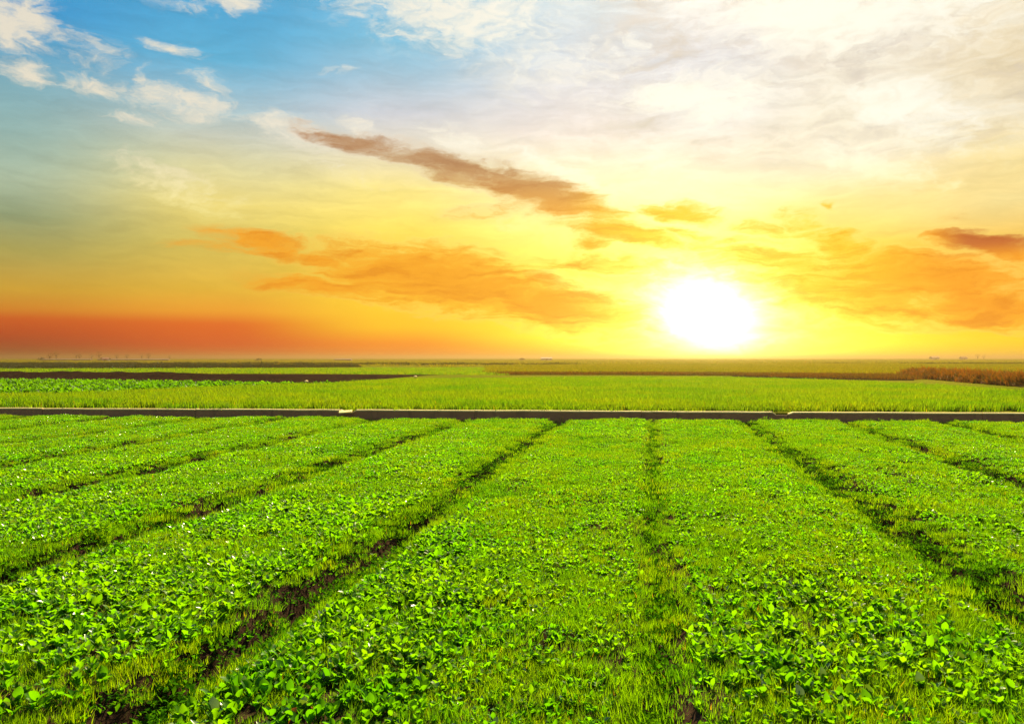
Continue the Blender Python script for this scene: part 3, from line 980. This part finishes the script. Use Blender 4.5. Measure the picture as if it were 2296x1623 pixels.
poly_scatter('field_crop', huge_t, [(-1200, 816, 807), (600, 820, 807), (1100, 824, 807), (1600, 816, 807), (3200, 816, 807)], 9000, FAR_Z, [M['far_green']], 'far olive fields fading into the haze below the horizon', 'crop', .8, 1.2, .5)
poly_scatter('field_crop', huge_t, [(-1200, 816.5, 815.6), (300, 817, 816), (1300, 820, 819)], 1500, FAR_Z, [M['dark_green']], 'thin dark hedge line across the far fields at the left', 'hedge', .6, 1.0, .9)
poly_scatter('field_crop', huge_t, [(1800, 817.5, 816.5), (3200, 817.5, 816.5)], 900, FAR_Z, [M['dark_green']], 'thin dark hedge line across the far fields at the right', 'hedge', .6, 1.0, .7)
strip('ditch', [(1640, 846), (1850, 851), (2050, 853), (2050, 847), (1850, 844.5), (1640, 842)], FAR_Z + .004, M['dark_soil'], 'dark bare ditch in front of the olive green field')

# dry reddish reeds and the weedy bank at the right
dry_t = [tuft_geo(130 + i, 130, .9, .55, .035, .9, 2, .5) for i in range(4)]
ln = [G(px, py, FAR_Z)[:2] for px, py in ((2050, 846), (2150, 854), (2296, 866), (2600, 886), (3100, 910))]
mound('weedy_bank', ln, 1.8, .38, M['soil'], 'low earth bank under the dry reddish reeds at the right', 9)
n = 1500
q = rng.uniform(0, 1, n) ** 1.0; L = np.array(ln); seg = np.concatenate([[0], np.cumsum(np.hypot(*np.diff(L, axis=0).T))]); q = q * seg[-1]
bx = np.interp(q, seg, L[:, 0]); by = np.interp(q, seg, L[:, 1]) + rng.uniform(-1.6, 2.4, n)
bz = FAR_Z + .30 * np.clip(1 - ((by - np.interp(q, seg, L[:, 1])) / 2.2) ** 2, 0, 1)
scatter('dry_reeds', dry_t, np.stack([bx, by, bz], 1), rotations(n, .3), iso(rng.uniform(.4, .85, n)), rng.integers(0, 4, n), [M['dry']], 'reddish dry reeds lying on the bank at the right', 'reeds')
n = 900
q = rng.uniform(0, 1, n) * seg[-1]
bx = np.interp(q, seg, L[:, 0]); by = np.interp(q, seg, L[:, 1]) - rng.uniform(.9, 2.4, n)
scatter('weeds', dry_t, np.stack([bx, by, np.full(n, FAR_Z)], 1), rotations(n, .2), iso(rng.uniform(.35, .8, n)), rng.integers(0, 4, n), [M['wheat']], 'green weeds along the foot of the dry reeds', 'weeds')


# ------------------------------------------------------------------ trees and buildings on the horizon
def far_tree(px, h, d, label, seed, bare=False):
    r = random.Random(seed)
    X0 = (px - HX) / FPX * d
    root = link('tree', None, label=label, category='tree', group=None)
    root.location = (X0, d, FAR_Z)
    v, f = [], []
    for j, (zz, rr) in enumerate(((0, .05), (.3, .035), (.6, .02))):
        for i in range(6):
            a = i * math.pi / 3; v.append((math.cos(a) * rr * h * .6, math.sin(a) * rr * h * .6, zz * h))
    f = [(j * 6 + i, j * 6 + (i + 1) % 6, j * 6 + 6 + (i + 1) % 6, j * 6 + 6 + i) for j in range(2) for i in range(6)]
    # limbs
    for b in range(7):
        a = r.uniform(0, 6.28); z0 = h * r.uniform(.25, .5); l = h * r.uniform(.25, .45)
        o = len(v); w = h * .012
        ex, ey, ez = math.cos(a) * l * .6, math.sin(a) * l * .6, z0 + l * .8
        v += [(w, 0, z0), (-w, 0, z0), (0, w, z0), (ex, ey, ez)]
        f += [(o, o + 1, o + 3), (o + 1, o + 2, o + 3), (o + 2, o, o + 3)]
    link('trunk', mesh('trunk', v, f, M['bark']), root)
    V, Fc = [], []
    for i in range(260 if not bare else 90):
        th = r.uniform(0, 6.28); ph = math.acos(r.uniform(-1, 1)); rr = r.uniform(.35, 1) ** .6
        cx = math.sin(ph) * math.cos(th) * rr * h * .30; cy = math.sin(ph) * math.sin(th) * rr * h * .30; cz = h * .66 + math.cos(ph) * rr * h * .36
        sz_ = h * r.uniform(.02, .05); cx += h * .13 * math.sin(i * .37 + seed); cz += h * .10 * math.sin(i * .23 + seed * 2)
        o = len(V)
        for q in range(3): V.append((cx + r.uniform(-1, 1) * sz_, cy + r.uniform(-1, 1) * sz_, cz + r.uniform(-1, 1) * sz_))
        Fc.append((o, o + 1, o + 2))
    link('crown', mesh('crown', V, Fc, M['hazy_twigs']), root)
    return root


trees = [(112, 3.4, 300, 'small hazy tree at the far left of the horizon, beside the wide one'), (126, 5.0, 420, 'wide hazy tree on the left horizon'),
         (171, 4.6, 420, 'slim hazy tree in the middle of the left horizon'), (178, 3.8, 430, 'smaller hazy tree touching the slim one on the left horizon'),
         (205, 3.8, 440, 'bare hazy tree right of the slim one on the left horizon'), (222, 5.0, 450, 'round hazy tree, tallest right of the slim tree'),
         (262, 3.4, 440, 'low hazy tree between the round tree and the last pair'), (285, 3.6, 450, 'low hazy bushy tree left of the last pair'),
         (318, 4.2, 450, 'hazy tree, left one of the last pair on the left horizon'), (333, 4.0, 450, 'hazy tree, right one of the last pair on the left horizon'),
         (380, 2.6, 460, 'faint little tree where the left horizon turns orange'), (2192, 3.8, 460, 'faint tree on the horizon above the dry reeds'),
         (2206, 3.0, 460, 'lower faint tree beside the one above the dry reeds')]
for i, (px, h, d, lb) in enumerate(trees):
    o = far_tree(px, h, d, lb, 300 + i, i in (2, 4, 8))
    o['group'] = 'hazy trees on the horizon'
for i, (px, d, hh, lb) in enumerate(((93, 330, 1.6, 'dark round bush at the far end of the left fields'), (229, 330, 1.6, 'dark bush below the round hazy tree'), (580, 300, 1.2, 'low dark bush in the far fields under the orange sky'))):
    V, Fc = [], []
    r = random.Random(400 + i)
    for q in range(240):
        th = r.uniform(0, 6.28); ph = r.uniform(0, 1.57); rr = r.uniform(.5, 1)
        c = np.array((math.cos(th) * math.cos(ph) * hh * 1.3, math.sin(th) * math.cos(ph) * hh, math.sin(ph) * hh)) * rr
        o_ = len(V)
        for w_ in range(3): V.append(tuple(c + np.array([r.uniform(-.2, .2) for _ in range(3)])))
        Fc.append((o_, o_ + 1, o_ + 2))
    o = link('bush', mesh('bush', V, Fc, M['dark_green']), label=lb, category='bush', group='dark bushes in the far fields')
    o.location = ((px - HX) / FPX * d, d, FAR_Z)


def house(px, d, wdt, dep, hw, hr, label, name='farmhouse', cat='house'):
    root = link(name, None, label=label, category=cat)
    root.location = ((px - HX) / FPX * d, d, FAR_Z)
    w, p = wdt / 2, dep / 2
    v = [(-w, -p, 0), (w, -p, 0), (w, p, 0), (-w, p, 0), (-w, -p, hw), (w, -p, hw), (w, p, hw), (-w, p, hw), (-w, 0, hw + hr), (w, 0, hw + hr)]
    f = [(0, 1, 5, 4), (2, 3, 7, 6), (1, 2, 6, 9, 5), (3, 0, 4, 8, 7)]
    link('wall', mesh('wall', v, f, M['plaster']), root)
    e = .3
    v = [(-w - e, -p - e, hw - .12), (w + e, -p - e, hw - .12), (w + e, 0, hw + hr + .05), (-w - e, 0, hw + hr + .05), (-w - e, p + e, hw - .12), (w + e, p + e, hw - .12)]
    v2 = [(a, b, c + .12) for a, b, c in v]
    f = [(0, 1, 2, 3), (3, 2, 5, 4), (6, 7, 8, 9), (9, 8, 11, 10), (0, 6, 7, 1), (4, 5, 11, 10), (0, 3, 9, 6), (3, 4, 10, 9), (1, 7, 8, 2), (2, 8, 11, 5)]
    link('roof', mesh('roof', v + v2, f, M['roof']), root)
    v, f = [(-.5, -p - .02, 0), (.5, -p - .02, 0), (.5, -p - .02, hw * .75), (-.5, -p - .02, hw * .75)], [(0, 1, 2, 3)]
    link('door', mesh('door', v, f, M['opening']), root)
    return root


house(1225, 420, 5.6, 4, 1.0, .5, 'low hazy shed with flat wide shape on the horizon, right of the dome', 'shed', 'shed')
house(238, 330, 2.4, 2.0, .9, .4, 'tiny red-roofed hut at the left horizon by a dark bush', 'hut', 'hut')
house(1935 + 160, 520, 4.5, 4, 1.4, .8, 'faint small farmhouse on the yellow right horizon', 'farmhouse', 'house')
house(2160, 520, 3.5, 3, 1.2, .8, 'fainter smaller farmhouse right of the other on the yellow horizon', 'farmhouse', 'house')


def tunnel(px, d, wdt, ln_, h, label, name='greenhouse', lengthwise=False):
    root = link(name, None, label=label, category='greenhouse')
    root.location = ((px - HX) / FPX * d, d, FAR_Z)
    n_ = 12; v = []
    for yy in (-ln_ / 2, ln_ / 2):
        for i in range(n_ + 1):
            a = math.pi * i / n_
            v.append((math.cos(a) * wdt / 2, yy, math.sin(a) * h) if not lengthwise else (yy, math.cos(a) * wdt / 2, math.sin(a) * h))
    f = [(i, i + 1, n_ + 2 + i, n_ + 1 + i) for i in range(n_)] + [tuple(range(n_ + 1)), tuple(range(n_ + 1, 2 * n_ + 2))]
    link('cover', mesh('cover', v, f, M['film']), root)
    if not lengthwise:
        v = [(-wdt * .1, -ln_ / 2 - .03, 0), (wdt * .1, -ln_ / 2 - .03, 0), (wdt * .1, -ln_ / 2 - .03, h * .75), (-wdt * .1, -ln_ / 2 - .03, h * .75)]
    else:
        v = [(-.5, -wdt / 2 - .03, 0), (.5, -wdt / 2 - .03, 0), (.5, -wdt / 2 - .03, h * .5), (-.5, -wdt / 2 - .03, h * .5)]
    link('door', mesh('door', v, [(0, 1, 2, 3)], M['opening']), root)
    return root


tunnel(1170, 420, 3.8, 8, 1.25, 'rounded hazy dome of a greenhouse on the horizon right of the middle')
tunnel(150, 380, 3.0, 24, .9, 'long low pale greenhouse along the left horizon, nearer the edge', lengthwise=True)
tunnel(300, 380, 3.0, 34, .9, 'long low pale greenhouse along the left horizon under the last trees', lengthwise=True)
tunnel(770, 380, 3.0, 8, .9, 'short pale greenhouse in the orange haze left of the middle', lengthwise=True)

# ------------------------------------------------------------------ haze
hx, hy0, hy1 = FARD + 100, -500, FARD + 100
v, f = [(a, b, c) for a in (-hx, hx) for b in (hy0, hy1) for c in (-1.4, 6.0)], [(0, 1, 3, 2), (4, 6, 7, 5), (0, 4, 5, 1), (2, 3, 7, 6), (0, 2, 6, 4), (1, 5, 7, 3)]
hm = bpy.data.materials.new('haze')
hm.use_nodes = True
hm.node_tree.nodes.clear()
H = NT(hm.node_tree)
pv = H.n('ShaderNodeVolumePrincipled')
pv.inputs['Color'].default_value = (1.0, .78, .42, 1)
pv.inputs['Density'].default_value = .0013
pv.inputs['Anisotropy'].default_value = .95
ho = H.n('ShaderNodeOutputMaterial')
H.put(ho.inputs['Volume'], pv.outputs[0])
link('haze', mesh('haze', v, f, hm), kind='stuff', label='warm evening haze over the fields')
